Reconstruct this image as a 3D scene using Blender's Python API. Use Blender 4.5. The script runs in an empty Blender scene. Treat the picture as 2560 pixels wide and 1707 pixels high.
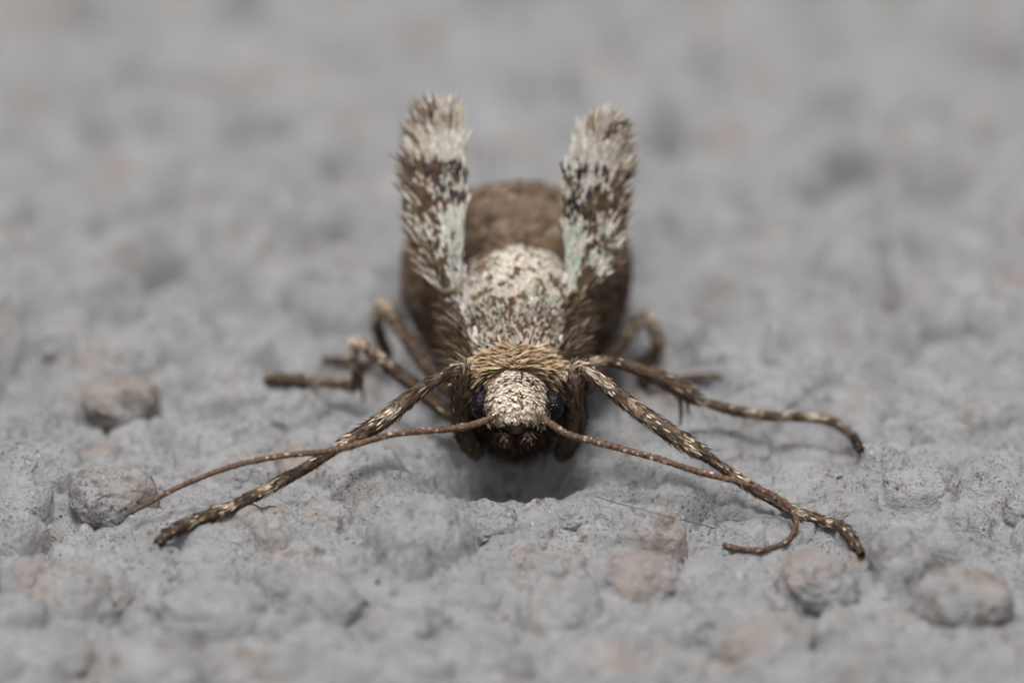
# A flightless moth standing on rough painted masonry, macro view.  1 unit = 1 mm.
import bpy, math
import numpy as np
from mathutils import Vector, Matrix

sc = bpy.context.scene
sc.unit_settings.system = 'METRIC'
sc.unit_settings.scale_length = 0.001
rng = np.random.default_rng(11)

# ------------------------------------------------------------------ camera
PXMM, DIST, TILT = 185.0, 150.0, math.radians(27)
FWD = np.array([0, math.cos(TILT), -math.sin(TILT)])
UP = np.array([0, math.sin(TILT), math.cos(TILT)])
FOCUS = FWD * 0.60 + UP * ((1365 - 853.5) / PXMM)
CAM = FOCUS - FWD * DIST
cd = bpy.data.cameras.new('camera')
cam = bpy.data.objects.new('camera', cd)
sc.collection.objects.link(cam)
cam.location = CAM
cam.rotation_euler = (math.pi / 2 - TILT, 0, 0)
cd.sensor_fit = 'HORIZONTAL'
cd.sensor_width = 144
cd.lens = 144 * DIST / (2560 / PXMM)
cd.clip_start, cd.clip_end = 1, 2000
cd.dof.use_dof = True
cd.dof.focus_distance = DIST
cd.dof.aperture_fstop = (cd.lens / 1000) / 6.2        # a 6 mm wide opening
sc.camera = cam

# ------------------------------------------------------------------ light: bright overcast
SUN_EL, SUN_AZ = 78, 205                              # degrees; azimuth from +Y towards +X
w = bpy.data.worlds.new('World'); sc.world = w; w.use_nodes = True
nt = w.node_tree; nt.nodes.clear()
sky = nt.nodes.new('ShaderNodeTexSky'); sky.sky_type = 'NISHITA'; sky.sun_disc = False
sky.sun_elevation = math.radians(SUN_EL); sky.sun_rotation = math.radians(SUN_AZ)
sky.dust_density = 5.0; sky.air_density = 1.0; sky.ozone_density = 1.0
hs = nt.nodes.new('ShaderNodeHueSaturation'); hs.inputs['Saturation'].default_value = 0.22
bg = nt.nodes.new('ShaderNodeBackground'); bg.inputs['Strength'].default_value = 0.093
wo = nt.nodes.new('ShaderNodeOutputWorld')
nt.links.new(sky.outputs[0], hs.inputs['Color']); nt.links.new(hs.outputs[0], bg.inputs[0]); nt.links.new(bg.outputs[0], wo.inputs[0])
sd = bpy.data.lights.new('sun', 'SUN'); sd.energy = 1.9; sd.angle = math.radians(22); sd.color = (1, 0.985, 0.965)
so = bpy.data.objects.new('sun', sd); sc.collection.objects.link(so)
e, a = math.radians(SUN_EL), math.radians(SUN_AZ)
to_sun = Vector((math.sin(a) * math.cos(e), math.cos(a) * math.cos(e), math.sin(e)))
so.rotation_euler = to_sun.to_track_quat('Z', 'Y').to_euler(); so.location = to_sun * 60
vs = sc.view_settings
vs.view_transform = 'Standard'; vs.look = 'None'; vs.exposure = 0.57; vs.gamma = 1; vs.use_curve_mapping = False
sc.render.engine = 'CYCLES'
sc.cycles.use_denoising = True
sc.cycles.max_bounces = 5

# ------------------------------------------------------------------ helpers
def ray(px, py):
    d = FWD + np.array([1, 0, 0]) * (px - 1280) / (PXMM * DIST) + UP * (853.5 - py) / (PXMM * DIST)
    return d
def at(px, py, Y):                    # the point at depth Y seen at that place in the photograph
    d = ray(px, py); return CAM + d * ((Y - CAM[1]) / d[1])
def at_z(px, py, z):
    d = ray(px, py); return CAM + d * ((z - CAM[2]) / d[2])
def pix(P):                           # where a point shows in the photograph (used to plan the markings)
    r = P - CAM; dep = r @ FWD
    return 1280 + r[..., 0] / dep * DIST * PXMM, 853.5 - (r @ UP) / dep * DIST * PXMM

_T = np.random.default_rng(3).random((256, 256))
_T3 = np.random.default_rng(4).random((64, 64, 64))
def vn2(x, y, s=0):
    x = np.asarray(x, float) + s * 37.7; y = np.asarray(y, float) + s * 91.3
    i = np.floor(x).astype(int); j = np.floor(y).astype(int); f = x - i; g = y - j
    f = f * f * f * (f * (f * 6 - 15) + 10); g = g * g * g * (g * (g * 6 - 15) + 10)
    A = _T[i & 255, j & 255]; B = _T[(i + 1) & 255, j & 255]; C = _T[i & 255, (j + 1) & 255]; D = _T[(i + 1) & 255, (j + 1) & 255]
    return (A * (1 - f) + B * f) * (1 - g) + (C * (1 - f) + D * f) * g - 0.5
def fbm2(x, y, s=0, o=3):
    r = 0; am = 1
    for k in range(o):
        c, sn = math.cos(.6 * k + .3), math.sin(.6 * k + .3)
        r = r + am * vn2((x * c - y * sn) * 2 ** k, (x * sn + y * c) * 2 ** k, s + k * 3); am *= .5
    return r
def vn3(P, s=0):
    P = np.asarray(P, float) + np.array([17.3, 41.9, 5.7]) * s
    i = np.floor(P).astype(int); f = P - i; f = f * f * (3 - 2 * f)
    r = 0
    for dx in (0, 1):
        for dy in (0, 1):
            for dz in (0, 1):
                wgt = (f[..., 0] if dx else 1 - f[..., 0]) * (f[..., 1] if dy else 1 - f[..., 1]) * (f[..., 2] if dz else 1 - f[..., 2])
                r = r + wgt * _T3[(i[..., 0] + dx) & 63, (i[..., 1] + dy) & 63, (i[..., 2] + dz) & 63]
    return r - 0.5
def sstep(a, b, x):
    t = np.clip((x - a) / (b - a), 0, 1); return t * t * (3 - 2 * t)

def make_mesh(name, V, F, smooth=True, col=None):
    V = np.ascontiguousarray(V, dtype=np.float32); F = np.ascontiguousarray(F, dtype=np.int32)
    me = bpy.data.meshes.new(name); n = F.shape[1]
    me.vertices.add(len(V)); me.vertices.foreach_set('co', V.ravel())
    me.loops.add(F.size); me.loops.foreach_set('vertex_index', F.ravel())
    me.polygons.add(len(F)); me.polygons.foreach_set('loop_start', np.arange(0, F.size, n, dtype=np.int32))
    me.update(calc_edges=True)
    if smooth: me.polygons.foreach_set('use_smooth', np.ones(len(F), bool))
    if col is not None:
        at_ = me.color_attributes.new('Col', 'FLOAT_COLOR', 'POINT')
        c = np.ones((len(V), 4), np.float32); c[:, :3] = col; at_.data.foreach_set('color', c.ravel())
    return me
def link(name, me, mat, parent=None, label=None, cat=None, kind=None, group=None):
    o = bpy.data.objects.new(name, me); sc.collection.objects.link(o)
    if me is not None and mat is not None and not me.materials: me.materials.append(mat)
    if parent is not None: o.parent = parent
    for k, v in (('label', label), ('category', cat), ('kind', kind), ('group', group)):
        if v: o[k] = v
    return o
def grid_faces(nu, nv, wrap=False):
    i = np.arange(nu - 1)[:, None]; j = np.arange(nv if wrap else nv - 1)[None, :]
    a = i * nv + j; b = i * nv + (j + 1) % nv
    return np.stack([a, b, b + nv, a + nv], -1).reshape(-1, 4)
def catmull(P, n):
    P = np.asarray(P, float); m = len(P)
    seg = np.r_[0, np.cumsum(np.linalg.norm(np.diff(P[:, :3], axis=0), axis=1) + 1e-9)]
    t = np.linspace(0, seg[-1], n); k = np.clip(np.searchsorted(seg, t, 'right') - 1, 0, m - 2)
    u = ((t - seg[k]) / (seg[k + 1] - seg[k]))[:, None]
    def tan(i):
        a_, b_ = np.clip(i - 1, 0, m - 1), np.clip(i + 1, 0, m - 1)
        return (P[b_] - P[a_]) / (seg[b_] - seg[a_])[:, None]
    L = (seg[k + 1] - seg[k])[:, None]; p0, p1, m0, m1 = P[k], P[k + 1], tan(k) * L, tan(k + 1) * L
    return (2*u**3-3*u**2+1)*p0 + (u**3-2*u**2+u)*m0 + (-2*u**3+3*u**2)*p1 + (u**3-u**2)*m1
def norm(v): return v / (np.linalg.norm(v, axis=-1, keepdims=True) + 1e-12)
def frames(C):
    T = norm(np.gradient(C, axis=0)); ref = np.array([0, 0, 1.0])
    S = norm(np.cross(T, ref)); N = np.cross(S, T); return T, S, N
def tube(C, R, ns=14, bump=0.0, seed=0):
    T, S, N = frames(C); th = np.linspace(0, 2 * math.pi, ns, endpoint=False)
    V = C[:, None] + R[:, None, None] * (S[:, None] * np.cos(th)[None, :, None] + N[:, None] * np.sin(th)[None, :, None])
    if bump: V = V + (V - C[:, None]) * bump * vn3(V * 9, seed)[..., None] * 2
    n = len(C); V = np.concatenate([V.reshape(-1, 3), C[:1] - T[:1] * R[0] * .5, C[-1:] + T[-1:] * R[-1] * .5])
    F = grid_faces(n, ns, True); F = np.concatenate([F[:, [0, 1, 2]], F[:, [0, 2, 3]]])
    j = np.arange(ns); a0 = np.stack([np.full(ns, n * ns), (j + 1) % ns, j], 1)
    a1 = np.stack([np.full(ns, n * ns + 1), (n - 1) * ns + j, (n - 1) * ns + (j + 1) % ns], 1)
    return V, np.concatenate([F, a0, a1])

class Blades:                                     # flat insect scales and bristles gathered into one mesh
    def __init__(s): s.V, s.C, s.n = [], [], 0
    def add(s, P, D, N, L, W, col, curl=0.12, tip=None, point=0.35):
        P = np.atleast_2d(P); n = len(P); D = norm(np.broadcast_to(D, P.shape)); N = np.broadcast_to(N, P.shape)
        S = norm(np.cross(D, N)); N = np.cross(S, D)
        L = np.broadcast_to(L, n)[:, None]; W = np.broadcast_to(W, n)[:, None]; cu = np.broadcast_to(curl, n)[:, None] * L
        b, m_, q, t = P, P + D * L * .5 + N * cu * .35, P + D * L * .85 + N * cu * .8, P + D * L + N * cu
        V = np.stack([b - S*W*.2, b + S*W*.2, m_ - S*W*.5, m_ + S*W*.5, q - S*W*point, q + S*W*point, t], 1)
        c = np.broadcast_to(col, (n, 3)).astype(float)
        tc = c if tip is None else np.broadcast_to(tip, (n, 3))
        C = np.stack([c, c, c, c, c * .5 + tc * .5, c * .5 + tc * .5, tc], 1)
        s.V.append(V.reshape(-1, 3)); s.C.append(C.reshape(-1, 3)); s.n += n
    def link(s, name, parent, mat, label=None):
        T = np.array([[0, 1, 3], [0, 3, 2], [2, 3, 5], [2, 5, 4], [4, 5, 6]])
        F = (np.arange(s.n)[:, None, None] * 7 + T[None]).reshape(-1, 3)
        me = make_mesh(name, np.concatenate(s.V), F, False, np.concatenate(s.C))
        return link(name, me, mat, parent, label=label, kind='stuff')

# ------------------------------------------------------------------ materials
def mat(name):
    m = bpy.data.materials.new(name); m.use_nodes = True; t = m.node_tree
    return m, t, t.nodes['Principled BSDF']
def node(t, typ, **kw):
    n = t.nodes.new(typ)
    for k, v in kw.items():
        if k in n.inputs: n.inputs[k].default_value = v
        else: setattr(n, k, v)
    return n
def noise(t, vec, scale, detail=3, rough=.55):
    n = node(t, 'ShaderNodeTexNoise', Scale=scale, Detail=detail, Roughness=rough)
    t.links.new(vec, n.inputs['Vector']); return n.outputs['Fac']
def ramp(t, fac, a, b, c0=0, c1=1):
    r = node(t, 'ShaderNodeMapRange', interpolation_type='SMOOTHSTEP')
    for k, v in zip(('From Min', 'From Max', 'To Min', 'To Max'), (a, b, c0, c1)): r.inputs[k].default_value = v
    t.links.new(fac, r.inputs['Value']); return r.outputs['Result']
def mix(t, fac, A, B):
    m = node(t, 'ShaderNodeMix', data_type='RGBA')
    t.links.new(fac, m.inputs['Factor'])
    for s, v in ((6, A), (7, B)):
        if isinstance(v, tuple): m.inputs[s].default_value = (*v, 1)
        else: t.links.new(v, m.inputs[s])
    return m.outputs[2]
def math_(t, op, a_, b_):
    m = node(t, 'ShaderNodeMath', operation=op)
    for i, v in enumerate((a_, b_)):
        if isinstance(v, (int, float)): m.inputs[i].default_value = v
        else: t.links.new(v, m.inputs[i])
    return m.outputs[0]

def masonry(name, warm):
    m, t, p = mat(name)
    pos = node(t, 'ShaderNodeNewGeometry').outputs['Position']
    c = mix(t, ramp(t, noise(t, pos, 1.6, 4), .35, .7), (.302, .300, .304), (.385, .382, .384))
    c = mix(t, ramp(t, noise(t, pos, 0.75, 5, .65), .54 - warm, .68 - warm, 0, .65), c, (.33, .262, .222))
    c = mix(t, ramp(t, noise(t, pos, 3.3, 6, .72), .56 - warm * .7, .69 - warm * .7, 0, .8), c, (.165, .135, .113))
    patch = ramp(t, noise(t, pos, 1.3, 3), .42, .58)
    sp = math_(t, 'MULTIPLY', ramp(t, noise(t, pos, 21, 3, .6), .585, .68, 0, .85), patch)
    c = mix(t, sp, c, (.115, .100, .088))
    sp2 = ramp(t, noise(t, pos, 8.0, 2, .5), .735, .76, 0, .8)
    c = mix(t, sp2, c, (.05, .04, .035))
    c = mix(t, ramp(t, noise(t, pos, 9, 2), .70, .75, 0, .8), c, (.46, .28, .16))
    c = mix(t, ramp(t, noise(t, pos, 13, 2), .66, .74, 0, .8), c, (.55, .55, .55))
    t.links.new(c, p.inputs['Base Color'])
    p.inputs['Roughness'].default_value = .72; p.inputs['Specular IOR Level'].default_value = .35
    h1 = noise(t, pos, 24, 5, .7); h2 = noise(t, pos, 7, 4, .6)
    hh = math_(t, 'ADD', math_(t, 'MULTIPLY', h1, .6), math_(t, 'MULTIPLY', h2, 1.0))
    hh = math_(t, 'SUBTRACT', hh, math_(t, 'MULTIPLY', math_(t, 'ADD', sp, sp2), .5))
    b = node(t, 'ShaderNodeBump', Strength=1.0, Distance=.10); t.links.new(hh, b.inputs['Height']); t.links.new(b.outputs[0], p.inputs['Normal'])
    return m
M_ground = masonry('painted_masonry', 0.0)
M_pebble = masonry('painted_pebble', 0.04)
M_bare = masonry('bare_pebble', 0.10)

def attr_mat(name, rough=.6, spec=.35, sheen=0):
    m, t, p = mat(name)
    at_ = node(t, 'ShaderNodeAttribute', attribute_name='Col')
    pos = node(t, 'ShaderNodeNewGeometry').outputs['Position']
    v = ramp(t, noise(t, pos, 14, 2), .3, .7, .82, 1.12)
    mm = node(t, 'ShaderNodeVectorMath', operation='SCALE'); t.links.new(at_.outputs['Color'], mm.inputs[0]); t.links.new(v, mm.inputs['Scale'])
    t.links.new(mm.outputs[0], p.inputs['Base Color'])
    p.inputs['Roughness'].default_value = rough; p.inputs['Specular IOR Level'].default_value = spec
    return m
M_scale = attr_mat('wing_scale', .72, .16)
M_skin = attr_mat('moth_cuticle', .65, .22)
m, t, p = mat('compound_eye'); M_eye = m
pos = node(t, 'ShaderNodeNewGeometry').outputs['Position']
t.links.new(mix(t, ramp(t, noise(t, pos, 30, 1), .70, .74), (.008, .006, .009), (.25, .23, .24)), p.inputs['Base Color'])
p.inputs['Roughness'].default_value = .3; p.inputs['Specular IOR Level'].default_value = .12
vo = node(t, 'ShaderNodeTexVoronoi', Scale=38.0); t.links.new(pos, vo.inputs['Vector'])
b = node(t, 'ShaderNodeBump', Strength=.6, Distance=.015, invert=True); t.links.new(vo.outputs['Distance'], b.inputs['Height']); t.links.new(b.outputs[0], p.inputs['Normal'])
m, t, p = mat('fibre'); M_fibre = m; p.inputs['Base Color'].default_value = (.09, .08, .075, 1); p.inputs['Roughness'].default_value = .5
m, t, p = mat('grit'); M_grit = m; p.inputs['Base Color'].default_value = (.06, .045, .035, 1); p.inputs['Roughness'].default_value = .8

# ------------------------------------------------------------------ ground
# embedded pebbles seen in the photograph: px, py, half width, half height, how proud (0..1)
PEB = [(285,1250,116,100,1.2),(305,985,98,75,1.5),(150,835,95,80,.6),(2045,1440,110,90,1.25),(2250,1415,80,92,1.2),
 (2410,1490,125,100,1.1),(2570,1255,75,80,.8),(1590,1425,122,78,.8),(1400,1500,110,80,.45),(1905,1570,130,90,.85),
 (2180,1610,140,80,.6),(1225,1295,80,72,.85),(1345,1305,70,55,.7),(1125,1300,60,50,.5),(1440,1290,60,45,.45),(800,1510,100,100,.8),(530,1510,150,90,.8),(1000,1530,95,70,.5),
 (200,1450,120,70,.4),(60,1420,70,80,.5),(745,1012,85,40,.45),(620,1160,80,75,.4),(1080,1480,90,60,.4),
 (2010,1170,100,60,.4),(2300,1215,110,55,.5),(1690,1520,90,60,.3),(380,1620,150,80,.5),(900,1650,140,70,.5),
 (1500,1620,130,70,.5),(130,1600,110,80,.5),(2450,1640,120,70,.5),(1180,1610,100,60,.5),(700,1640,80,60,.5),
 (720,460,75,75,.8),(270,235,60,40,.8),(2100,180,110,80,.7),(2080,330,90,70,.7),(2260,640,70,60,.6),(2360,880,80,90,.6),
 (2560,700,60,90,.7),(1880,640,60,50,.5),(1650,700,60,50,.4),(1720,250,60,60,.5),(640,120,80,60,.6)]
pebbles = []
for px, py, hw, hh, pr in PEB:
    r = hw / PXMM; z0 = .12 * r
    rz = math.sqrt(max((hh / PXMM) ** 2 - (r * .454) ** 2, 0)) / .891
    rz = min(max(rz, .62 * r), 1.0 * r)
    P = at_z(px, py, z0 + .15)
    pebbles.append((P[0], P[1], r, r * rng.uniform(.85, 1.15), rz, rng.uniform(-1, 1), pr))
FEET = [(400,1352),(480,1310),(2150,1378),(2150,1122),(690,945),(850,905),(1790,945),(1520,1250),(1600,1272),(1680,1292),(1760,1312),(1850,1371),(1930,1370),(545,1290),(610,1275),(680,1255),(740,1230),(2040,1310),(2100,1350),(2115,1388),(2060,1355),(2000,1330),(2150,1160),(2125,1085),(2090,1110),(2020,1080),(440,1365),(520,1330)]
feet_xy = np.array([at_z(px, py, .15)[:2] for px, py in FEET])
lumps, tries = [], 0                                   # plaster lumps that run into one another
while len(lumps) < 620 and tries < 14000:
    tries += 1
    x, y = rng.uniform(-11, 11), rng.uniform(-7, 24); r = rng.uniform(.22, .75) if y < 5 else rng.uniform(.6, 1.3)
    if any((x - q[0]) ** 2 + (y - q[1]) ** 2 < (.62 * (r + q[2])) ** 2 for q in lumps): continue
    if any((x - q[0]) ** 2 + (y - q[1]) ** 2 < (.70 * r + .75 * q[2] + (.25 * (r + q[2]) if q[6] > .95 else 0)) ** 2 for q in pebbles): continue
    if np.min(np.hypot(feet_xy[:, 0] - x, feet_xy[:, 1] - y)) < .75 * r + .15: continue
    if abs(x) < 1.7 and 1.3 < y < 8: continue
    fr = (1 - sstep(.2, 2.2, y)); lumps.append((x, y, r, r * rng.uniform(.7, 1.3), r * rng.uniform(.5, .85), rng.uniform(-1.5, 1.5), rng.uniform(.0, .5) + .42 * float(fr) + (.35 if y > 5 else 0)))
lumps = [q for q in lumps if not (abs(q[0]) < 1.1 and .75 < q[1] < 3)]          # the hollow under the head stays open
# broad mounds and hollows: px, py, half width mm, half depth mm, height mm
MOUND = [(640,1340,1.5,.9,.34),(470,1330,.8,.6,.2),(1270,1300,.9,.5,.14),(1285,1185,.9,.75,-.85),(2150,1215,1.5,.9,.25),(735,985,.55,.6,.12),
 (1700,1300,1.5,.8,.12),(1905,110,.9,1.6,-1.2),(2200,440,1.2,.9,-1.2),(790,490,.7,.7,-1.0),(2240,710,.4,.9,-.9),(1740,270,.5,1,-.9),
 (560,200,.6,.8,-.8),(330,690,.7,.6,-.8),(60,640,.6,.9,-.8),(250,1050,.7,.35,-.3),(1700,560,1,1,.2),(620,600,1.0,1.2,.2),(1950,930,.8,.5,.15)]
mounds = [(*at_z(px, py, 0)[:2], a_, b_, h_) for px, py, a_, b_, h_ in MOUND]
def h_base(x, y):
    h = (.20 + .30 * sstep(5, 9, y)) * fbm2(x * .45, y * .45, 1, 2) + (.26 + .08 * sstep(5, 9, y)) * fbm2(x * 1.05, y * 1.05, 2, 3)
    h = h - .006 * np.clip(np.asarray(y, float) - 5, 0, 14) ** 2 - .168 * np.clip(np.asarray(y, float) - 19, 0, None)   # added slope: the surface falls gently away to dim the far ground
    for mx, my, a_, b_, hh in mounds:
        h = h + hh * np.exp(-(((x - mx) / a_) ** 2 + ((y - my) / b_) ** 2) ** 1.2)
    return h
peb_z = [float(h_base(np.array(q[0]), np.array(q[1]))) for q in pebbles]
lump_z = [float(h_base(np.array(q[0]), np.array(q[1]))) for q in lumps]
def peb_lift(rz, pr): return rz * (-.62 + .78 * pr)
def h_ground(x, y, fine=True):
    h = h_base(x, y)
    wx, wy = x + .22 * fbm2(x * 1.7, y * 1.7, 21, 2), y + .22 * fbm2(x * 1.7, y * 1.7, 27, 2)
    for n_, ((mx, my, rx, ry, rz, rot, pr), z0) in enumerate(zip(pebbles + lumps, peb_z + lump_z)):
        soft = n_ >= len(pebbles)
        R = max(rx, ry) * 1.75
        k = (np.abs(x - mx) < R) & (np.abs(y - my) < R)
        if not np.any(k): continue
        dx, dy = (wx[k] - mx, wy[k] - my) if soft else (.5 * (x + wx)[k] - mx, .5 * (y + wy)[k] - my); c, s_ = math.cos(rot), math.sin(rot)
        q2 = ((dx * c + dy * s_) / rx) ** 2 + ((-dx * s_ + dy * c) / ry) ** 2
        cover = (.98 if pr < .8 or soft else .80) + .30 * vn2(x[k] * 1.9, y[k] * 1.9, 9) + .12 * vn2(x[k] * 5, y[k] * 5, 10)
        b_ = z0 + peb_lift(rz, pr) + rz * cover * np.sqrt(np.clip(1 - q2 / cover, 0, 1)) - 6 * np.clip(q2 / cover - 1, 0, 2)
        kk = (.75 if soft else .55) * min(rx, .6) * (1.3 - .75 * min(pr, 1.1)); a_ = h[k]
        h[k] = np.maximum(a_, b_) + kk * .25 * np.clip(1 - np.abs(a_ - b_) / kk, 0, 1) ** 2
    if fine:
        h = h + .075 * fbm2(x * 3.1, y * 3.1, 5, 3) + .034 * fbm2(x * 9, y * 9, 6, 3)
        h = h + .045 * sstep(.12, .34, vn2(x * 4.3, y * 4.3, 14)) + .03 * sstep(.14, .32, vn2(x * 8.7, y * 8.7, 15))      # grains in the plaster
        rd = 1 - np.abs(fbm2(x * 1.25, y * 1.25, 16, 3)) * 9; h = h - .085 * np.clip(rd, 0, 1) ** 2 * sstep(-.1, .2, vn2(x * .8, y * .8, 18))    # crevices
        pit = vn2(x * 6.3, y * 6.3, 12); h = h - .07 * sstep(.30, .42, pit)
    return h
def axis(lo, d0, d1, hi, step, grow):
    mid = np.arange(d0, d1, step); out_hi = [d1]; s_ = step
    while out_hi[-1] < hi: s_ = min(s_ * grow, 1.2); out_hi.append(out_hi[-1] + s_)
    out_lo = [d0]; s_ = step
    while out_lo[-1] > lo: s_ = min(s_ * grow, 1.2); out_lo.append(out_lo[-1] - s_)
    return np.r_[np.array(out_lo[1:])[::-1], mid, out_hi]
gx = axis(-45, -7.6, 7.6, 45, .023, 1.05); gy = axis(-30, -4.0, 4.2, 75, .022, 1.008)
X, Y = np.meshgrid(gx, gy, indexing='ij'); H = h_ground(X.ravel(), Y.ravel())
ground = link('ground', make_mesh('ground', np.stack([X.ravel(), Y.ravel(), H], 1), grid_faces(len(gx), len(gy))), M_ground, kind='structure',
              label='rough grey painted masonry surface with embedded pebbles', cat='ground')
def gz(x, y): return float(h_ground(np.array([x]), np.array([y]))[0])
def on_ground(px, py, lift=0.0):
    d = ray(px, py); lo = None
    s_ = np.linspace(DIST - 9, DIST + 16, 900); P = CAM + d[None] * s_[:, None]
    hz = h_ground(P[:, 0].copy(), P[:, 1].copy()) + lift
    k = np.argmax(P[:, 2] < hz); return P[k]

def ico(sub):
    import bmesh
    bm = bmesh.new(); bmesh.ops.create_icosphere(bm, subdivisions=sub, radius=1)
    V = np.array([v.co[:] for v in bm.verts]); F = np.array([[v.index for v in f.verts] for f in bm.faces]); bm.free(); return V, F
IV, IF = ico(6); JV, JF = ico(4)
def lump(V, seed):
    q = .96 + .30 * vn3(V * 1.3, seed) + .20 * vn3(V * 2.7, seed + 1) + .07 * vn3(V * 6, seed + 2) + .035 * vn3(V * 14, seed + 3) + .02 * vn3(V * 30, seed + 4)
    q = q - .06 * sstep(.24, .36, vn3(V * 7, seed + 5))
    return V * q[:, None]
PM = [make_mesh('pebble', lump(IV, k * 7), IF) for k in range(8)]; PB = [make_mesh('pebble', lump(IV, k * 7 + 2), IF) for k in range(5)]
PL = [make_mesh('pebble', lump(JV, k * 7 + 3), JF) for k in range(6)]
for k, (q, z0) in enumerate(zip(pebbles, peb_z)):
    near = -5 < q[1] < 4
    o = link('pebble', (PB[k % 5] if q[6] >= .95 else PM[k % 8] if near else PL[k % 6]), (M_bare if q[6] >= .95 else M_pebble), ground)
    o.location = (q[0], q[1], z0 + peb_lift(q[4], q[6])); o.scale = (q[2], q[3], q[4]); o.rotation_euler = (0, 0, q[5])

# ------------------------------------------------------------------ moth
X0 = 0.055
moth = link('moth', None, None, label='brown and white moth with two stubby upright wings standing on the grey ground', cat='moth')
PALE, GREEN, CREAM, PINK = (.58, .54, .48), (.445, .473, .40), (.54, .45, .35), (.61, .525, .465)
BROWN, DARK, OLIVE, BLACK, TAN, ORANGE = (.115, .075, .047), (.052, .035, .026), (.185, .137, .080), (.032, .026, .031), (.34, .26, .185), (.35, .215, .11)
def jitter(n, c, a_=.22):
    return np.clip(np.array(c)[None] * (1 + rng.normal(0, a_, (n, 1)) * .8 + rng.normal(0, .05, (n, 3))), .008, .85)
def pick(n, choices, probs=None):              # a colour per scale from weighted lists (n,k) of probabilities
    P = np.asarray(probs, float); P = np.broadcast_to(P, (n, len(choices))); P = P / P.sum(1, keepdims=True)
    u = rng.random((n, 1)); k = (u > np.cumsum(P, 1)).sum(1).clip(0, len(choices) - 1)
    c = np.array(choices)[k]; return np.clip(c * (1 + rng.normal(0, .17, (n, 1))) * (1 + rng.normal(0, .035, (n, 3))), .008, .85)

# body: one continuous surface, head to tail.  Y, z centre, half width, half height
ST = np.array([(1.19,1.30,.002,.002),(1.20,1.30,.07,.06),(1.26,1.30,.22,.20),(1.38,1.31,.38,.31),(1.58,1.31,.45,.36),(1.80,1.31,.47,.38),(2.02,1.28,.50,.45),
 (2.20,1.25,.56,.50),(2.42,1.22,.63,.57),(2.8,1.28,.70,.74),(3.2,1.46,.79,.86),(3.6,1.56,.82,.90),(3.95,1.58,.80,.86),(4.25,1.52,.74,.76),
 (4.45,1.45,.80,.78),(4.75,1.32,1.24,1.00),(5.15,1.28,1.46,1.22),(5.6,1.29,1.54,1.29),(6.05,1.26,1.50,1.18),(6.5,1.20,1.28,1.00),(6.95,1.10,1.0,.76),(7.35,1.0,.64,.50),(7.6,.95,.28,.24),(7.68,.94,.03,.03)])
prof = catmull(np.c_[ST[:, 0], ST[:, 1] * .0001, ST[:, 1] * .0001, ST[:, 1:]], 420)
pY, pZ, pRX, pRZ = prof[:, 0], prof[:, 3], np.maximum(prof[:, 4], .001), np.maximum(prof[:, 5], .001)
seg = ((pY - 4.45) / .46) % 1.0; am = sstep(4.5, 4.8, pY) * (1 - sstep(6.9, 7.4, pY))
stepf = 1 + am * (0.035 * (seg ** 1.5) - .045 * np.exp(-((seg - .0) / .07) ** 2) - .03 * np.exp(-((seg - 1) / .05) ** 2))
pRX, pRZ = pRX * stepf, pRZ * stepf
pDN = pRZ * (1 + np.interp(pY, [1.7, 2.3, 2.7, 3.4, 4.2, 5.0, 6], [0, .45, .78, .80, .85, .10, 0]))   # deeper below: leg bases and belly
def body_pt(yv, th):
    zc, rx = np.interp(yv, pY, pZ), np.interp(yv, pY, pRX); rz = np.where(np.sin(th) > 0, np.interp(yv, pY, pRZ), np.interp(yv, pY, pDN))
    ct = np.cos(th); ab = 1 - .20 * sstep(4.4, 5, yv) * (1 - sstep(-.2, .45, np.sin(th))); return np.stack([X0 + rx * np.sign(ct) * np.abs(ct) ** ab, yv, zc + rz * np.sin(th)], -1)
def body_frame(yv, th):
    P = body_pt(yv, th); e_ = .02
    Ty = norm(body_pt(yv + e_, th) - body_pt(yv - e_, th)); Tt = norm(body_pt(yv, th + e_) - body_pt(yv, th - e_))
    N = norm(np.cross(Tt, Ty)); c = np.stack([np.full_like(yv, X0), yv, np.interp(yv, pY, pZ)], -1)
    sg = np.sign(((P - c) * N).sum(-1, keepdims=True)); return P, N * sg, Ty, Tt
th = np.linspace(0, 2 * math.pi, 96, endpoint=False)
BV = body_pt(np.repeat(pY, 96), np.tile(th, len(pY)))
BV = BV + norm(BV - np.stack([np.full(len(BV), X0), BV[:, 1], np.repeat(pZ, 96)], 1)) * (.025 * vn3(BV * 6, 2) + .06 * vn3(BV * 1.6, 5) * sstep(4.5, 5, BV[:, 1]))[:, None]
nb = vn3(BV * 3.5, 8) + .5 * vn3(BV * 8, 9)
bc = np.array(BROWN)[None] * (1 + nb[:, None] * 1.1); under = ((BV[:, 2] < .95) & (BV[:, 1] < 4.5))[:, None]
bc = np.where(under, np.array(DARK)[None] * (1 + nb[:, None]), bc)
bqx, bqy = pix(BV)
bc = np.where(((BV[:, 1] < 1.98) & (bqy < 1060) & (BV[:, 2] > 1.1))[:, None], np.array((.34, .28, .22))[None], bc)
bc = np.where(((BV[:, 1] > 2.6) & (BV[:, 1] < 4.4) & (BV[:, 2] > 1.9))[:, None], np.array((.27, .23, .17))[None], bc)
body = link('body', make_mesh('body', BV, grid_faces(len(pY), 96, True), True, np.clip(bc, .02, 1)), M_skin, moth, label='plump brown body with speckled white thorax')

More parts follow.
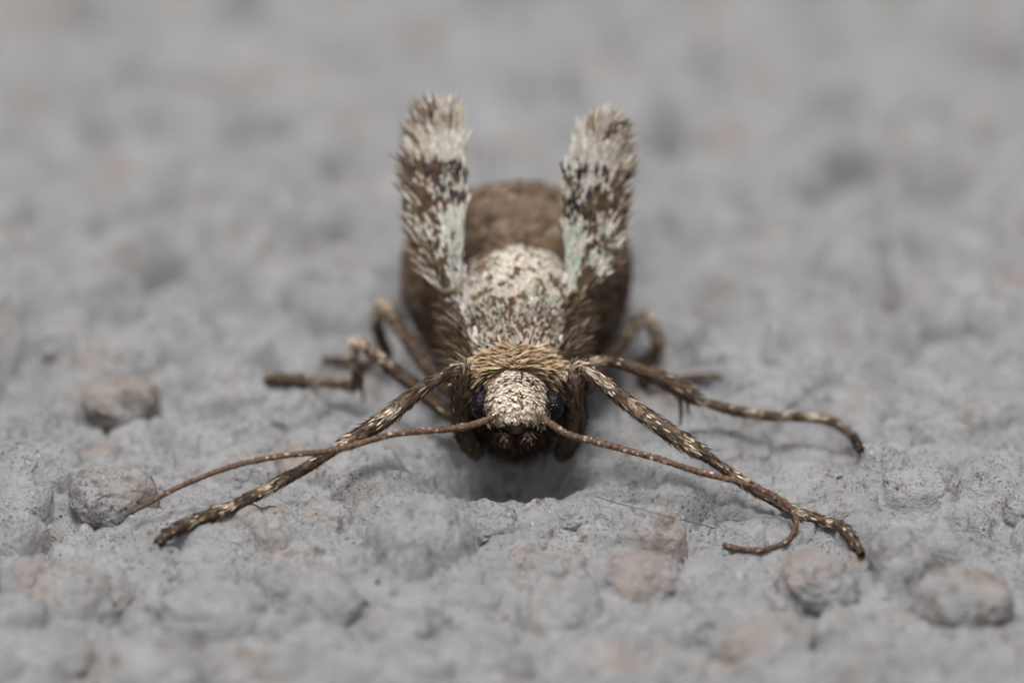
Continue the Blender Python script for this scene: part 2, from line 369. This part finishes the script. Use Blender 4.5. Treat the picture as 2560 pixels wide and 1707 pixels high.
def surf(px, py):                                  # the body's surface seen at that place
    qx, qy = pix(BV); k = (np.hypot(qx - px, qy - py) < 14); P = BV[k]
    return P[np.argmin((P - CAM) @ FWD)] if len(P) else at(px, py, 3.4)
def sample_body(n, y0, y1, t0, t1):
    yv = rng.uniform(y0, y1, n * 3); wgt = np.interp(yv, pY, pRX); k = rng.random(n * 3) * wgt.max() < wgt
    yv = yv[k][:n]; return yv, rng.uniform(t0, t1, len(yv))

# abdomen: short brown scales lying flat, darker spots and paler bands
B = Blades(); yv, tv = sample_body(9000, 4.5, 7.6, -.7, math.pi + .7); P, N, Ty, Tt = body_frame(yv, tv); n = len(P)
nz = vn3(P * 2.6, 21) + .6 * vn3(P * 6, 22); sg_ = ((yv - 4.45) / .46) % 1
pal = np.clip(.08 + 1.6 * nz + .9 * (sg_ > .65) * (np.sin(tv) > .3), .02, 1.2); dk = np.clip(.22 - 1.6 * nz + 2.6 * (sg_ < .18), .02, 3)
col = .8 * pick(n, [BROWN, DARK, (.24, .185, .135), (.165, .095, .05)], np.stack([np.full(n, .55), dk, pal, np.full(n, .3)], 1))
B.add(P, Ty + N * .05 + rng.normal(0, .10, (n, 3)), N, rng.uniform(.08, .15, n), rng.uniform(.05, .08, n), col, .05)
B.link('abdomen_scales', body, M_scale)

# thorax: speckled pale scales over the back, mixed browns in front, hairs on the flanks
B = Blades(); yv, tv = sample_body(15000, 2.45, 4.5, -.2, math.pi + .2); P, N, Ty, Tt = body_frame(yv, tv); n = len(P)
qx, qy = pix(P); dx = np.abs(qx - 1290); nz = vn3(P * 11, 31); nz2 = vn3(P * 3.2, 33)
disc = (1 - sstep(105, 175, dx + 120 * nz2 + 60 * nz)) * (1 - sstep(765, 830, qy + 60 * nz2)) * sstep(612, 628, qy)
front = sstep(780, 830, qy + 60 * nz2) * (1 - sstep(150, 175, dx))
side = 1 - np.maximum(disc, front)
speck = np.maximum(sstep(.10, .20, nz), .8 * sstep(.08, .22, vn3(P * 5.5, 36)))
w_pale = disc * (1 - speck) + front * (.30 + .9 * sstep(.0, .2, nz)) + side * (.16 + 1.2 * sstep(.02, .2, nz2 + .6 * nz))
w_green = disc * (1 - speck) * (.15 + 1.2 * sstep(0, .25, nz2)) + front * .35 * sstep(-.1, .1, nz)
w_pink = disc * (1 - speck) * .45 + front * .35 + side * .4 * sstep(.1, .3, nz)
w_oliv = disc * (.05 + speck * .7) + front * .75
w_brown = disc * (.02 + speck * .6) + front * .28 + side * .9
w_dark = front * .04 + side * .40
col = pick(n, [PALE, GREEN, PINK, OLIVE, BROWN, DARK], np.stack([w_pale, w_green, w_pink, w_oliv, w_brown, w_dark], 1))
col = np.clip(col * np.array([.90, .87, .83]), 0, 1); L = np.where(disc > .5, rng.uniform(.05, .09, n), rng.uniform(.09, .17, n)); W = np.where(disc > .5, rng.uniform(.028, .05, n), rng.uniform(.03, .06, n))
D = Ty + N * np.where(disc > .5, .22, .55)[:, None] + rng.normal(0, .22, (n, 3))
B.add(P, D, N, L, W, col, .10, point=.42)
# flank hairs: brown with paler tips, leaning out and back
for sgn in (-1, 1):
    m_ = 1500; yv = rng.uniform(2.3, 4.4, m_); tv = rng.uniform(-.35, .62, m_); tv = tv if sgn > 0 else math.pi - tv
    P, N, Ty, Tt = body_frame(yv, tv); up = np.array([sgn * .25, .55, .45])
    c = 1.2 * pick(m_, [BROWN, DARK, OLIVE, TAN, CREAM], [.5, .12, .25, .2, .08]); tp = np.where(rng.random((m_, 1)) < .5, np.clip(c * 2.1, 0, .6), c)
    B.add(P, up + N * .55 + rng.normal(0, .22, (m_, 3)), N, rng.uniform(.18, .42, m_), rng.uniform(.018, .04, m_), c, .15, tp, .25)
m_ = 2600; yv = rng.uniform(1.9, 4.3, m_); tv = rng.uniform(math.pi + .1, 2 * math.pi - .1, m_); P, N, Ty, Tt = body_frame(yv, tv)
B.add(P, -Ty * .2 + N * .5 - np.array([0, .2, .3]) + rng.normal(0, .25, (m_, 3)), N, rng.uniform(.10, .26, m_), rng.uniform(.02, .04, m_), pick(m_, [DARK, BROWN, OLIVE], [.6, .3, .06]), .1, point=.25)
# bright tufts where the wings join, and a few stiff white scales
for (px, py, Yd, n_, lx, c0) in ((1168,704,3.62,46,-.10,PINK),(1140,722,3.55,22,-.35,PINK),(1418,705,3.62,30,.10,PINK),(1405,688,3.66,5,.25,PALE),(1448,722,3.55,9,.3,PALE),
                                 (1190,850,2.75,26,-.2,PINK),(1408,870,2.7,22,.2,PALE),(1160,790,3.1,18,-.3,PALE),(1150,745,3.3,30,-.35,PINK),(1150,770,3.2,24,-.4,PALE),(1430,750,3.3,26,.35,PINK),(1440,790,3.1,18,.4,PALE)):
    P0 = surf(px, py) + rng.normal(0, .055, (n_, 3)) - FWD * .03; n_ = len(P0)
    B.add(P0, np.array([lx, .25, .75]) + rng.normal(0, .22, (n_, 3)), np.array([0, -1, .35]) + rng.normal(0, .2, (n_, 3)), rng.uniform(.10, .19, n_), rng.uniform(.035, .06, n_), jitter(n_, c0, .1) * 1.1, .06, point=.45)
B.link('thorax_scales', body, M_scale)

# collar: combed tan tufts across the front of the thorax
B = Blades(); m_ = 3400; yv = 1.90 + .44 * rng.random(m_) ** .9; tv = rng.uniform(.05, math.pi - .05, m_); P, N, Ty, Tt = body_frame(yv, tv)
qx, qy = pix(P); s_ = np.sign(qx - 1290 + rng.normal(0, 22, m_))[:, None]; f = np.clip(np.abs(qx - 1290) / 110, 0, 1)[:, None]
low = sstep(915, 945, qy)[:, None]
D = Tt * (-s_) * (.9 - .45 * low) - Ty * (.18 + .55 * low) + N * (.16 + .06 * low) + rng.normal(0, .13, (m_, 3))
c = pick(m_, [ORANGE, TAN, (.36, .27, .145), (.44, .36, .24), BROWN], np.concatenate([(.60 - .5 * low) * (1 - .6 * f), .45 + .3 * f, .15 + .45 * low, .08 + .4 * low + .25 * f, .22 - .12 * low], 1))
B.add(P + N * rng.uniform(.0, .09, (m_, 1)), D, N, rng.uniform(.18, .34, m_), rng.uniform(.025, .05, m_), c * 1.3, .16, np.clip(c * 1.25, 0, .8), .3)
for sgn in (-1, 1):                                  # pale curved hairs at the collar's ends
    m_ = 90; P = at(1290 + sgn * 112, 938, 2.12) + rng.normal(0, .05, (m_, 3)) * np.array([.7, 1, 1.4])
    B.add(P, np.array([sgn * .55, -.2, -.35]) + rng.normal(0, .25, (m_, 3)), np.array([sgn * .3, -.6, .6]), rng.uniform(.18, .34, m_), .022, jitter(m_, CREAM), -.35, None, .3)
B.link('collar_tuft', body, M_scale, label='combed tan tuft behind the head')

# head: cream and brown scales between the eyes, dark below
B = Blades(); yv, tv = sample_body(4600, 1.2, 1.93, -.9, math.pi + .9); P, N, Ty, Tt = body_frame(yv, tv); n = len(P)
qx, qy = pix(P); dx = np.abs(qx - 1290); nz = vn3(P * 6.5, 41)
cap = (1 - sstep(1045, 1068, qy)) * (1 - sstep(70, 88, dx))
br = sstep(.02, .18, nz)
col = pick(n, [PALE, CREAM, PINK, BROWN, DARK], np.stack([cap * (1.2 - br), cap * (.45 - .2 * br), cap * .5, cap * (.05 + .7 * br) + (1 - cap) * .5, (1 - cap) * .8 + .01], 1))
B.add(P, -Ty * .8 - np.array([0, 0, .10]) + N * .15 + rng.normal(0, .14, (n, 3)), N, rng.uniform(.07, .16, n), rng.uniform(.03, .065, n), np.clip(col * np.array([1.12, 1.05, .97]), 0, .75), .03, point=.42)
B.link('head_scales', body, M_scale, label='cream and brown scales between the eyes')

# eyes
EV, EF = ico(5)
for sgn in (-1, 1):
    me = make_mesh('eye', EV * np.array([.155, .20, .205]), EF)
    o = link('eye', me, M_eye, moth, label='round blackish eye'); o.location = at(1290 + sgn * 88 + 3, 1012, 1.60); o.rotation_euler = (.1, 0, sgn * .35)
# palps under the face
for sgn in (-1, 1):
    C = catmull([at(1290 + sgn * 28, 1062, 1.45), at(1290 + sgn * 34, 1080, 1.3), at(1290 + sgn * 26, 1092, 1.2)], 16)
    V, F = tube(C, np.linspace(.075, .045, 16), 10); pal = link('palp', make_mesh('palp', V, F, True, np.tile(DARK, (len(V), 1))), M_skin, moth)
    B = Blades(); i = rng.integers(0, 16, 160); an = norm(rng.normal(0, 1, (160, 3))); B.add(C[i] + an * .05, an * .6 + np.array([0, -.5, -.6]), an, rng.uniform(.08, .14, 160), .04, pick(160, [DARK, BROWN], [.8, .2]), .1)
    B.link('palp_scales', pal, M_scale)

# ---- legs
def leg(name_label, pts, bands, nscale=900, ruff=.35, spurs=(), brown=.5):
    """pts: (point, radius in photo pixels); bands: pale rings at px, py, half width, strength"""
    A = np.array([[*p_, r_ / PXMM] for p_, r_ in pts]); C4 = catmull(A, 110); C, R = C4[:, :3], np.maximum(C4[:, 3], .02)
    R = R * .9; up_ = np.clip(h_ground(C[:, 0].copy(), C[:, 1].copy()) + R * .75 - C[:, 2], 0, .35) * (np.arange(110) > 45)
    up_ = np.convolve(np.pad(up_, 8, 'edge'), np.hanning(19)[1:-1] / np.hanning(19).sum(), 'valid'); C = C + up_[:, None] * np.array([0, 0, 1.0])          # feet lie on the ground, not in it
    V, F = tube(C, R * .86, 14, .12, rng.integers(40)); s_ = np.linspace(0, 1, 110)
    qx, qy = pix(C); pb = np.zeros(110)
    for px, py, hw, amt in bands: pb = np.maximum(pb, amt * np.exp(-((np.hypot(qx - px, qy - py) / hw) ** 2)))
    pb = pb[:, None]; tone = .5 + .5 * np.clip(2.5 * vn2(s_ * 14, s_ * 0, rng.integers(30)), -1, 1)[:, None]
    wts = (np.array([[1, .45, .03]]) * (1 - tone * brown) + np.array([[.35, 1, .07]]) * tone * brown) * (1 - .9 * np.minimum(pb, 1)) + np.array([[.0, .25, 1.6]]) * pb
    wts = wts / wts.sum(1, keepdims=True)
    cc = wts @ np.array([DARK, BROWN, TAN]); vc = np.concatenate([np.repeat(cc, 14, 0), cc[:1], cc[-1:]])
    lo = link('leg', make_mesh('leg', V, F, True, vc), M_skin, moth, label=name_label)
    T, S, N = frames(C); nscale = int(nscale * 2.4); i = rng.integers(0, 110, nscale); an = rng.uniform(0, 2 * math.pi, nscale)
    rad = S[i] * np.cos(an)[:, None] + N[i] * np.sin(an)[:, None]
    P = C[i] + rad * (R[i] * .82)[:, None]
    nz = vn3(np.stack([i * .16, an * 1.1, np.zeros(nscale)], 1), rng.integers(60))
    ww = wts[i] * np.stack([1 + 0 * nz, 1 + 0 * nz, .35 + 2.4 * sstep(-.05, .25, nz)], 1) + np.array([.02, .02, .01])
    col = pick(nscale, [DARK, BROWN, (.50, .41, .31)], ww)
    B = Blades(); B.add(P, T[i] * 1.0 + rad * np.clip(rng.normal(.08, .14, nscale), 0, ruff)[:, None] + rng.normal(0, .06, (nscale, 3)), rad, rng.uniform(.07, .15, nscale) * np.clip(R[i] / .1, .7, 1.2), rng.uniform(.014, .03, nscale), col, .04)
    B.link('leg_scales', lo, M_scale)
    for sd_ in (-1, 1):
        tipd = norm(C[-1] - C[-6]); Cs = catmull([C[-1] - tipd * .02, C[-1] + tipd * .05 + S[-1] * sd_ * .03 + np.array([0, 0, .01]), C[-1] + tipd * .08 + S[-1] * sd_ * .035 - np.array([0, 0, .03])], 8)
        V, F = tube(Cs, np.linspace(.016, .006, 8), 6); link('claw', make_mesh('claw', V, F, True, np.tile(DARK, (len(V), 1))), M_skin, lo)
    for p0, p1, r_ in spurs:
        Cs = catmull([p0, (p0 + p1) / 2 + np.array([.01, 0, 0]), p1], 12); V, F = tube(Cs, np.linspace(r_, r_ * .35, 12) / PXMM, 8)
        link('spur', make_mesh('spur', V, F, True, np.tile(BROWN, (len(V), 1))), M_skin, lo)
    return lo
D_, B_, L_ = (1, .3, .008), (.4, 1, .06), (.06, .35, 1.3)
g = lambda px, py, lift=.07: on_ground(px, py, lift)
def blend(a_, b_, px, py, f):                     # depth between two joints
    return at(px, py, a_[1] * (1 - f) + b_[1] * f)
# fore legs
k1 = at(1150, 920, 1.85); e1 = g(400, 1352, .08); m1 = g(480, 1305, .10); q1 = at(880, 1100, 1.05)
leg('banded fore leg reaching to the rounded mound beside the big pebble',
    [(at(1192,1130,2.5),30),(at(1165,1085,2.15),36),(at(1155,1040,2.02),35),(at(1152,975,1.92),33),(k1,24),(at(1105,940,1.72),20),(at(1050,975,1.55),23),(at(960,1048,1.25),27),(q1,23),
     (blend(q1,m1,860,1110,.08),16),(blend(q1,m1,780,1160,.3),17),(blend(q1,m1,690,1210,.5),19),(blend(q1,m1,585,1265,.75),18),(m1,19),(blend(m1,e1,430,1328,.6),19),(e1,13)],
    [(1150,918,22,.8),(975,1032,26,.7),(868,1108,24,1.0),(680,1212,22,1.1),(574,1264,20,1.1),(487,1284,20,.7),(430,1318,8,.5)], 1700)
k2 = at(1447, 918, 1.85); q2 = at(1738, 1122, 1.05); e2 = g(2150, 1380, .07); m2 = g(2085, 1325, .10)
leg('banded fore leg crossed by the curled antenna',
    [(at(1405,1135,2.5),30),(at(1430,1090,2.15),36),(at(1440,1045,2.02),35),(at(1440,985,1.92),33),(k2,22),(at(1500,950,1.72),22),(at(1570,1008,1.5),24),(at(1660,1072,1.25),28),(q2,25),
     (blend(q2,m2,1765,1140,.08),17),(blend(q2,m2,1850,1200,.3),18),(blend(q2,m2,1930,1248,.52),17),(blend(q2,m2,2010,1290,.76),17),(m2,17),(blend(m2,e2,2122,1352,.55),17),(e2,12)],
    [(1450,922,26,.9),(1500,955,30,.35),(1585,1018,22,.8),(1618,1042,18,.8),(1715,1100,26,.9),(1850,1200,40,.3),(1990,1286,24,.8),(2075,1312,14,.8),(2110,1338,8,.6)], 1700)
# mid legs
k3 = at(1482, 908, 2.6); q3 = at(1722, 985, 2.75); e3 = g(2150, 1126, .05)
leg('dark mid leg stretched out with pale rings on its foot',
    [(at(1420,1040,2.9),26),(at(1450,965,2.7),26),(k3,18),(at(1530,905,2.6),17),(at(1610,928,2.65),22),(at(1680,960,2.72),28),(q3,25),(at(1752,1000,2.8),15),
     (at(1830,1025,2.85),17),(at(1920,1040,2.9),15),(at(2010,1043,2.95),15),(at(2080,1055,3.0),15),(at(2125,1085,3.0),14),(e3,10)],
    [(1478,910,26,1.0),(1750,998,18,1.1),(1881,1030,16,1.1),(1957,1037,15,1.1),(2028,1043,16,1.0),(2110,1070,22,.4)], 1100,
    spurs=((at(1700,985,2.7), at(1701,1062,2.6), 8),(at(1712,985,2.85), at(1722,1035,2.95), 7)))
k4 = at(892, 858, 3.6)
leg('bent mid leg with a pale knee resting its foot on a low mound',
    [(at(1130,1040,2.8),24),(at(1060,985,3.0),22),(at(980,920,3.3),20),(k4,19),(at(886,895,3.66),17),(at(893,935,3.7),19),(at(890,962,3.75),17),(at(850,960,3.9),16),(g(780,953,.14),18),(g(700,947,.13),18),(g(672,945,.12),14)],
    [(893,862,30,1.2),(935,888,40,.6),(800,952,14,.4)], 900,
    spurs=((at(898,950,3.72), at(911,1008,3.66), 7),(at(890,950,3.75), at(880,990,3.8), 6)))
# hind legs
leg('bent hind leg with its knee beside the swollen abdomen',
    [(at(1130,985,3.3),22),(at(1060,905,3.9),24),(at(1005,825,4.4),23),(at(958,768,4.8),21),(at(943,805,4.9),19),(at(953,850,5.0),20),(at(966,890,5.05),17),(g(920,907,.14),14),(g(860,905,.13),15),(g(820,903,.12),12)],
    [(958,770,28,1.1),(880,905,14,.4)], 800)
leg('hind leg with a cream knee folded behind the stretched mid leg',
    [(at(1455,985,3.3),22),(at(1510,905,3.9),23),(at(1560,850,4.4),22),(at(1608,798,4.8),21),(at(1638,830,4.85),20),(at(1642,875,4.85),22),(at(1618,925,4.85),21),(g(1612,952,.16),15),(g(1680,952,.14),14),(g(1750,944,.14),14),(g(1795,944,.12),11)],
    [(1612,798,26,1.2),(1585,825,30,.4)], 800, spurs=((at(1612,940,4.8), at(1592,972,4.7), 7),))

# ---- antennae: ringed threads with pale flecks
def antenna(label, scape, pts, r0, r1, flecks):
    C = catmull(np.array(pts), 360); s_ = np.linspace(0, 1, 360); R = (r0 + (r1 - r0) * s_) / PXMM
    R = R * (1 + .10 * np.sin(s_ * 2 * math.pi * 58)); V, F = tube(C, R, 10)
    base = np.array((.105, .062, .042)) * (1 + .25 * np.sin(s_ * 2 * math.pi * 58 + 1))[:, None] * (1 + .3 * vn2(s_ * 60, s_ * 0, 3))[:, None]
    o = link('antenna', make_mesh('antenna', V, F, True, np.concatenate([np.repeat(base, 10, 0), base[:1], base[-1:]])), M_skin, moth, label=label)
    T, S, N = frames(C); n = 1100; i = rng.integers(0, 356, n); an = rng.uniform(0, 2 * math.pi, n); rad = S[i] * np.cos(an)[:, None] + N[i] * np.sin(an)[:, None]
    ps = ((i / 360 * 58) % 1 < .4) * flecks * np.clip(1.3 - i / 330, .1, 1); c = pick(n, [BROWN, (.15, .09, .058), (.36, .29, .23)], np.stack([np.full(n, .6), np.full(n, .5), ps * .7], 1))
    B = Blades(); B.add(C[i] + rad * (R[i] * .9)[:, None], T[i] + rad * .06, rad, rng.uniform(.04, .075, n), rng.uniform(.025, .045, n), c, .02, point=.4); B.link('antenna_scales', o, M_scale)
    Cs = catmull(scape, 14); V, F = tube(Cs, np.array([.05, .06, .066, .066, .06, .052, .056, .062, .06, .055, .05, .046, .042, .036]), 14)
    so_ = link('scape', make_mesh('scape', V, F, True, np.tile(TAN, (len(V), 1))), M_skin, o)
    i = rng.integers(0, 13, 110); ad = norm(rng.normal(0, 1, (110, 3))); B = Blades(); B.add(Cs[i] + ad * .045, norm(Cs[-1] - Cs[0]) + ad * .2, ad, rng.uniform(.05, .09, 110), .035, pick(110, [PINK, CREAM, BROWN], [.5, .4, .35]), .05); B.link('scape_scales', o, M_scale)
al = [at(1236,1036,1.20), at(1222,1047,1.10), at(1180,1062,1.0), at(1120,1072,.95), at(980,1086,.82), at(840,1124,.62), at(700,1140,.5), at(580,1166,.42), at(450,1216,.30), at(325,1282,.16)]
antenna('long thin antenna swept out straight past the fore leg', np.array([at(1250,1012,1.42), at(1243,1026,1.28), at(1232,1040,1.16)]), al, 9, 5.5, .5)
ar = [at(1356,1036,1.20), at(1368,1052,1.10), at(1420,1085,.98), at(1530,1115,.88), at(1640,1145,.78), at(1750,1180,.66), at(1860,1208,.50), at(1930,1236,.40), at(1974,1268,.32), at(1991,1308,.22), on_ground(1968,1352,.10), on_ground(1905,1374,.09), on_ground(1850,1371,.07), on_ground(1808,1361,.06)]
antenna('long thin antenna curled back in a hook at its end', np.array([at(1342,1012,1.42), at(1349,1026,1.28), at(1358,1042,1.16)]), ar, 9, 6, .9)

# ---- stub wings
def wing(label, rows, sgn):
    """rows: px centre, py, half width px, depth; sgn -1 for the wing whose outer edge lies at smaller x"""
    A = np.array([[*at(px, py, Yd), hw / PXMM] for px, py, hw, Yd in rows]); C4 = catmull(A, 60); C, Hw = C4[:, :3], C4[:, 3]
    T = norm(np.gradient(C, axis=0)); Sd = norm(np.array([sgn * 1.0, .30, 0]) + np.zeros_like(T)); Sd = norm(Sd - T * (Sd * T).sum(1, keepdims=True)); N = norm(np.cross(T, Sd)) * sgn
    if N[30, 1] > 0: N = -N                           # faces forward
    nv = 40; an = np.linspace(0, 2 * math.pi, nv, endpoint=False)
    thk = np.linspace(.13, .05, 60)
    V = C[:, None] + Hw[:, None, None] * Sd[:, None] * np.cos(an)[None, :, None] + (thk[:, None] * np.sin(an)[None])[..., None] * N[:, None]
    V = np.concatenate([V.reshape(-1, 3), C[:1], C[-1:]]); F = grid_faces(60, nv, True); F = np.concatenate([F[:, [0, 1, 2]], F[:, [0, 2, 3]]])
    j = np.arange(nv); F = np.concatenate([F, np.stack([np.full(nv, 60 * nv), (j + 1) % nv, j], 1), np.stack([np.full(nv, 60 * nv + 1), 59 * nv + j, 59 * nv + (j + 1) % nv], 1)])
    wo_ = link('wing', make_mesh('wing', V, F, True, np.tile(OLIVE, (len(V), 1))), M_skin, moth, label=label)
    B = Blades()
    def colours(t_, s_, seed):
        n = len(t_); q = np.stack([t_ * 9, s_ * 2.6, np.zeros(n)], 1); nz = vn3(q * 1.2, seed); nz2 = vn3(q * 2.6, seed + 1); out = sstep(-.2, .5, s_); inn = 1 - sstep(-.55, -.1, s_)
        tt = t_ + .05 * nz2
        b1 = np.exp(-((tt - .66) / .035) ** 2); b2 = np.exp(-((tt - .47) / .045) ** 2); tip = sstep(.84, .92, tt); top = sstep(.68, .74, tt) * (1 - tip)
        mid = sstep(.33, .4, tt) * (1 - sstep(.66, .72, tt)); low = 1 - sstep(.33, .42, tt)
        pale = top * 3.0 * (1 - .55 * out) + mid * (.34 + 2.6 * sstep(.0, .18, nz)) + low * (.45 + 1.4 * sstep(.0, .2, nz) + .7 * inn) + tip * .9 * (1 - .5 * out)
        green = low * inn * 2.6 + low * 1.0 * sstep(.0, .2, nz) + mid * .4 * inn
        tan_ = top * out * 1.2 + tip * .7 + low * out * .5 + mid * out * .35
        brown = mid * (.55 + .8 * out) + low * (.35 + .9 * (1 - inn)) * sstep(-.25, .1, -nz) * 1.6 + tip * out * 1.6 + (b1 + b2) * 3.6 * (out + .3)
        blk = (b1 + b2) * 2.6 * sstep(-.1, .15, nz2 + .2) * (.35 + inn) + mid * .12; drk = low * (1 - inn) * .7 + (b1 + b2) * 1.0 * out + tip * out * .25
        return pick(n, [PALE, GREEN, (.42, .345, .26), BROWN, BLACK, DARK], np.stack([pale, green, tan_, brown, blk, drk], 1) + .004)
    for face, cnt in ((1, 3000), (-1, 1600)):
        t_ = rng.uniform(0.02, 1, cnt); s_ = rng.uniform(-1, 1, cnt); f = t_ * 59; i = f.astype(int).clip(0, 58); u = (f - i)[:, None]
        lerp = lambda A_: A_[i] * (1 - u) + A_[i + 1] * u
        c, hw, T_, S_, N_ = lerp(C), lerp(Hw[:, None])[:, 0], lerp(T), lerp(Sd), lerp(N)
        P = c + S_ * (s_ * hw)[:, None] + N_ * (face * thk[i] * np.sqrt(1 - s_ ** 2) * .95)[:, None]
        fan = np.clip(s_, -1, 1)[:, None]; o_ = sstep(.1, 1, s_)[:, None]
        D = T_ + S_ * (.10 * fan + .55 * o_) + N_ * face * .16 + rng.normal(0, .10, (cnt, 3))
        L = rng.uniform(.14, .26, cnt) * (1 + .5 * o_[:, 0]); W = rng.uniform(.035, .065, cnt) * (1 - .45 * o_[:, 0])
        B.add(P, D, N_ * face, L, W, colours(t_, s_, 51 if sgn < 0 else 57), .05, point=.4)
    B.link('wing_scales', wo_, M_scale)
    # fringe: fine bristles along the outer edge and round the tip
    B = Blades(); cnt = 620; t_ = rng.uniform(.08, .97, cnt); i = (t_ * 59).astype(int)
    P = C[i] + Sd[i] * (Hw[i] * rng.uniform(.75, 1.0, cnt))[:, None] + N[i] * rng.normal(0, .05, (cnt, 1))
    c = pick(cnt, [DARK, BROWN, TAN, PALE], np.stack([.35 + 0 * t_, .55 + 0 * t_, np.full(cnt, .4), np.full(cnt, .22)], 1) * np.stack([1 + 1.2 * (np.abs(t_ - .6) < .1), 1 + 0 * t_, 1 + 0 * t_, 1 + 0 * t_], 1))
    B.add(P, T[i] * 1.0 + Sd[i] * rng.uniform(.4, 1.05, (cnt, 1)) + rng.normal(0, .12, (cnt, 3)), N[i], rng.uniform(.22, .50, cnt), rng.uniform(.012, .028, cnt), c, .05, np.clip(c * 1.3, 0, .6), .2)
    cnt = 520; a_ = rng.uniform(-1, 1, cnt); i = (59 - np.abs(rng.normal(0, 5, cnt))).clip(40, 59).astype(int)
    P = C[i] + Sd[i] * (a_ * Hw[i])[:, None] + N[i] * rng.normal(0, .04, (cnt, 1))
    c = pick(cnt, [BROWN, TAN, PALE, CREAM], np.stack([.15 + .9 * (a_ > .1), .4 + 0 * a_, .25 + .5 * (a_ < .2), .3 + .3 * (a_ < 0)], 1))
    B.add(P, T[i] + Sd[i] * (a_ * .20)[:, None] + rng.normal(0, .12, (cnt, 3)), N[i], rng.uniform(.24, .46, cnt), rng.uniform(.02, .04, cnt), c, .04, np.clip(c * 1.25, 0, .7), .22)
    cnt = 160; t_ = rng.uniform(.2, .9, cnt); i = (t_ * 59).astype(int); P = C[i] - Sd[i] * (Hw[i] * rng.uniform(.8, 1.0, cnt))[:, None]
    B.add(P, T[i] - Sd[i] * rng.uniform(0, .25, (cnt, 1)) + rng.normal(0, .06, (cnt, 3)), N[i], rng.uniform(.15, .26, cnt), .035, pick(cnt, [PALE, GREEN, DARK], np.stack([.5 + 0 * t_, 1.0 * (t_ < .45), 1.0 * (np.abs(t_ - .57) < .12)], 1)), .03)
    B.link('wing_fringe', wo_, M_scale)
wing('stubby hairy upright wing with pale flared tip', [(1128,735,22,3.45),(1120,680,36,3.62),(1106,600,54,3.88),(1098,510,64,4.15),(1096,420,62,4.40),(1100,345,46,4.62),(1102,300,20,4.72)], -1)
wing('stubby hairy upright wing with pointed brown tip', [(1440,740,24,3.45),(1452,690,38,3.62),(1470,610,58,3.88),(1476,520,66,4.12),(1480,440,66,4.34),(1492,370,46,4.52),(1508,328,18,4.63)], 1)

# ------------------------------------------------------------------ small things on the ground
fp = [on_ground(px, py, .13) for px, py in ((1488,1240),(1540,1256),(1600,1272),(1660,1288),(1730,1305),(1790,1320))]
V, F = tube(catmull(np.array(fp), 60), np.full(60, .0065), 6)
link('fibre', make_mesh('fibre', V, F), M_fibre, label='hair-thin dark fibre lying across the ground beside the curled antenna', cat='fibre')
SV, SF = ico(2); GV, GF = [], []; k = 0
spots = [(943,1455,.045),(915,1507,.05),(285,1508,.045),(150,1290,.03),(2100,1195,.05),(1895,1215,.035)] + [(rng.uniform(0, 2560), rng.uniform(1180, 1640), rng.uniform(.006, .015)) for _ in range(90)]
for px, py, r in spots:
    P = on_ground(px, py, 0); V = lump(SV, k) * np.array([r, r * .9, r * .8]) + P; GV.append(V); GF.append(SF + k * len(SV)); k += 1
link('grit', make_mesh('grit', np.concatenate(GV), np.concatenate(GF)), M_grit, label='tiny dark specks of grit scattered over the grey ground', cat='grit', kind='stuff')
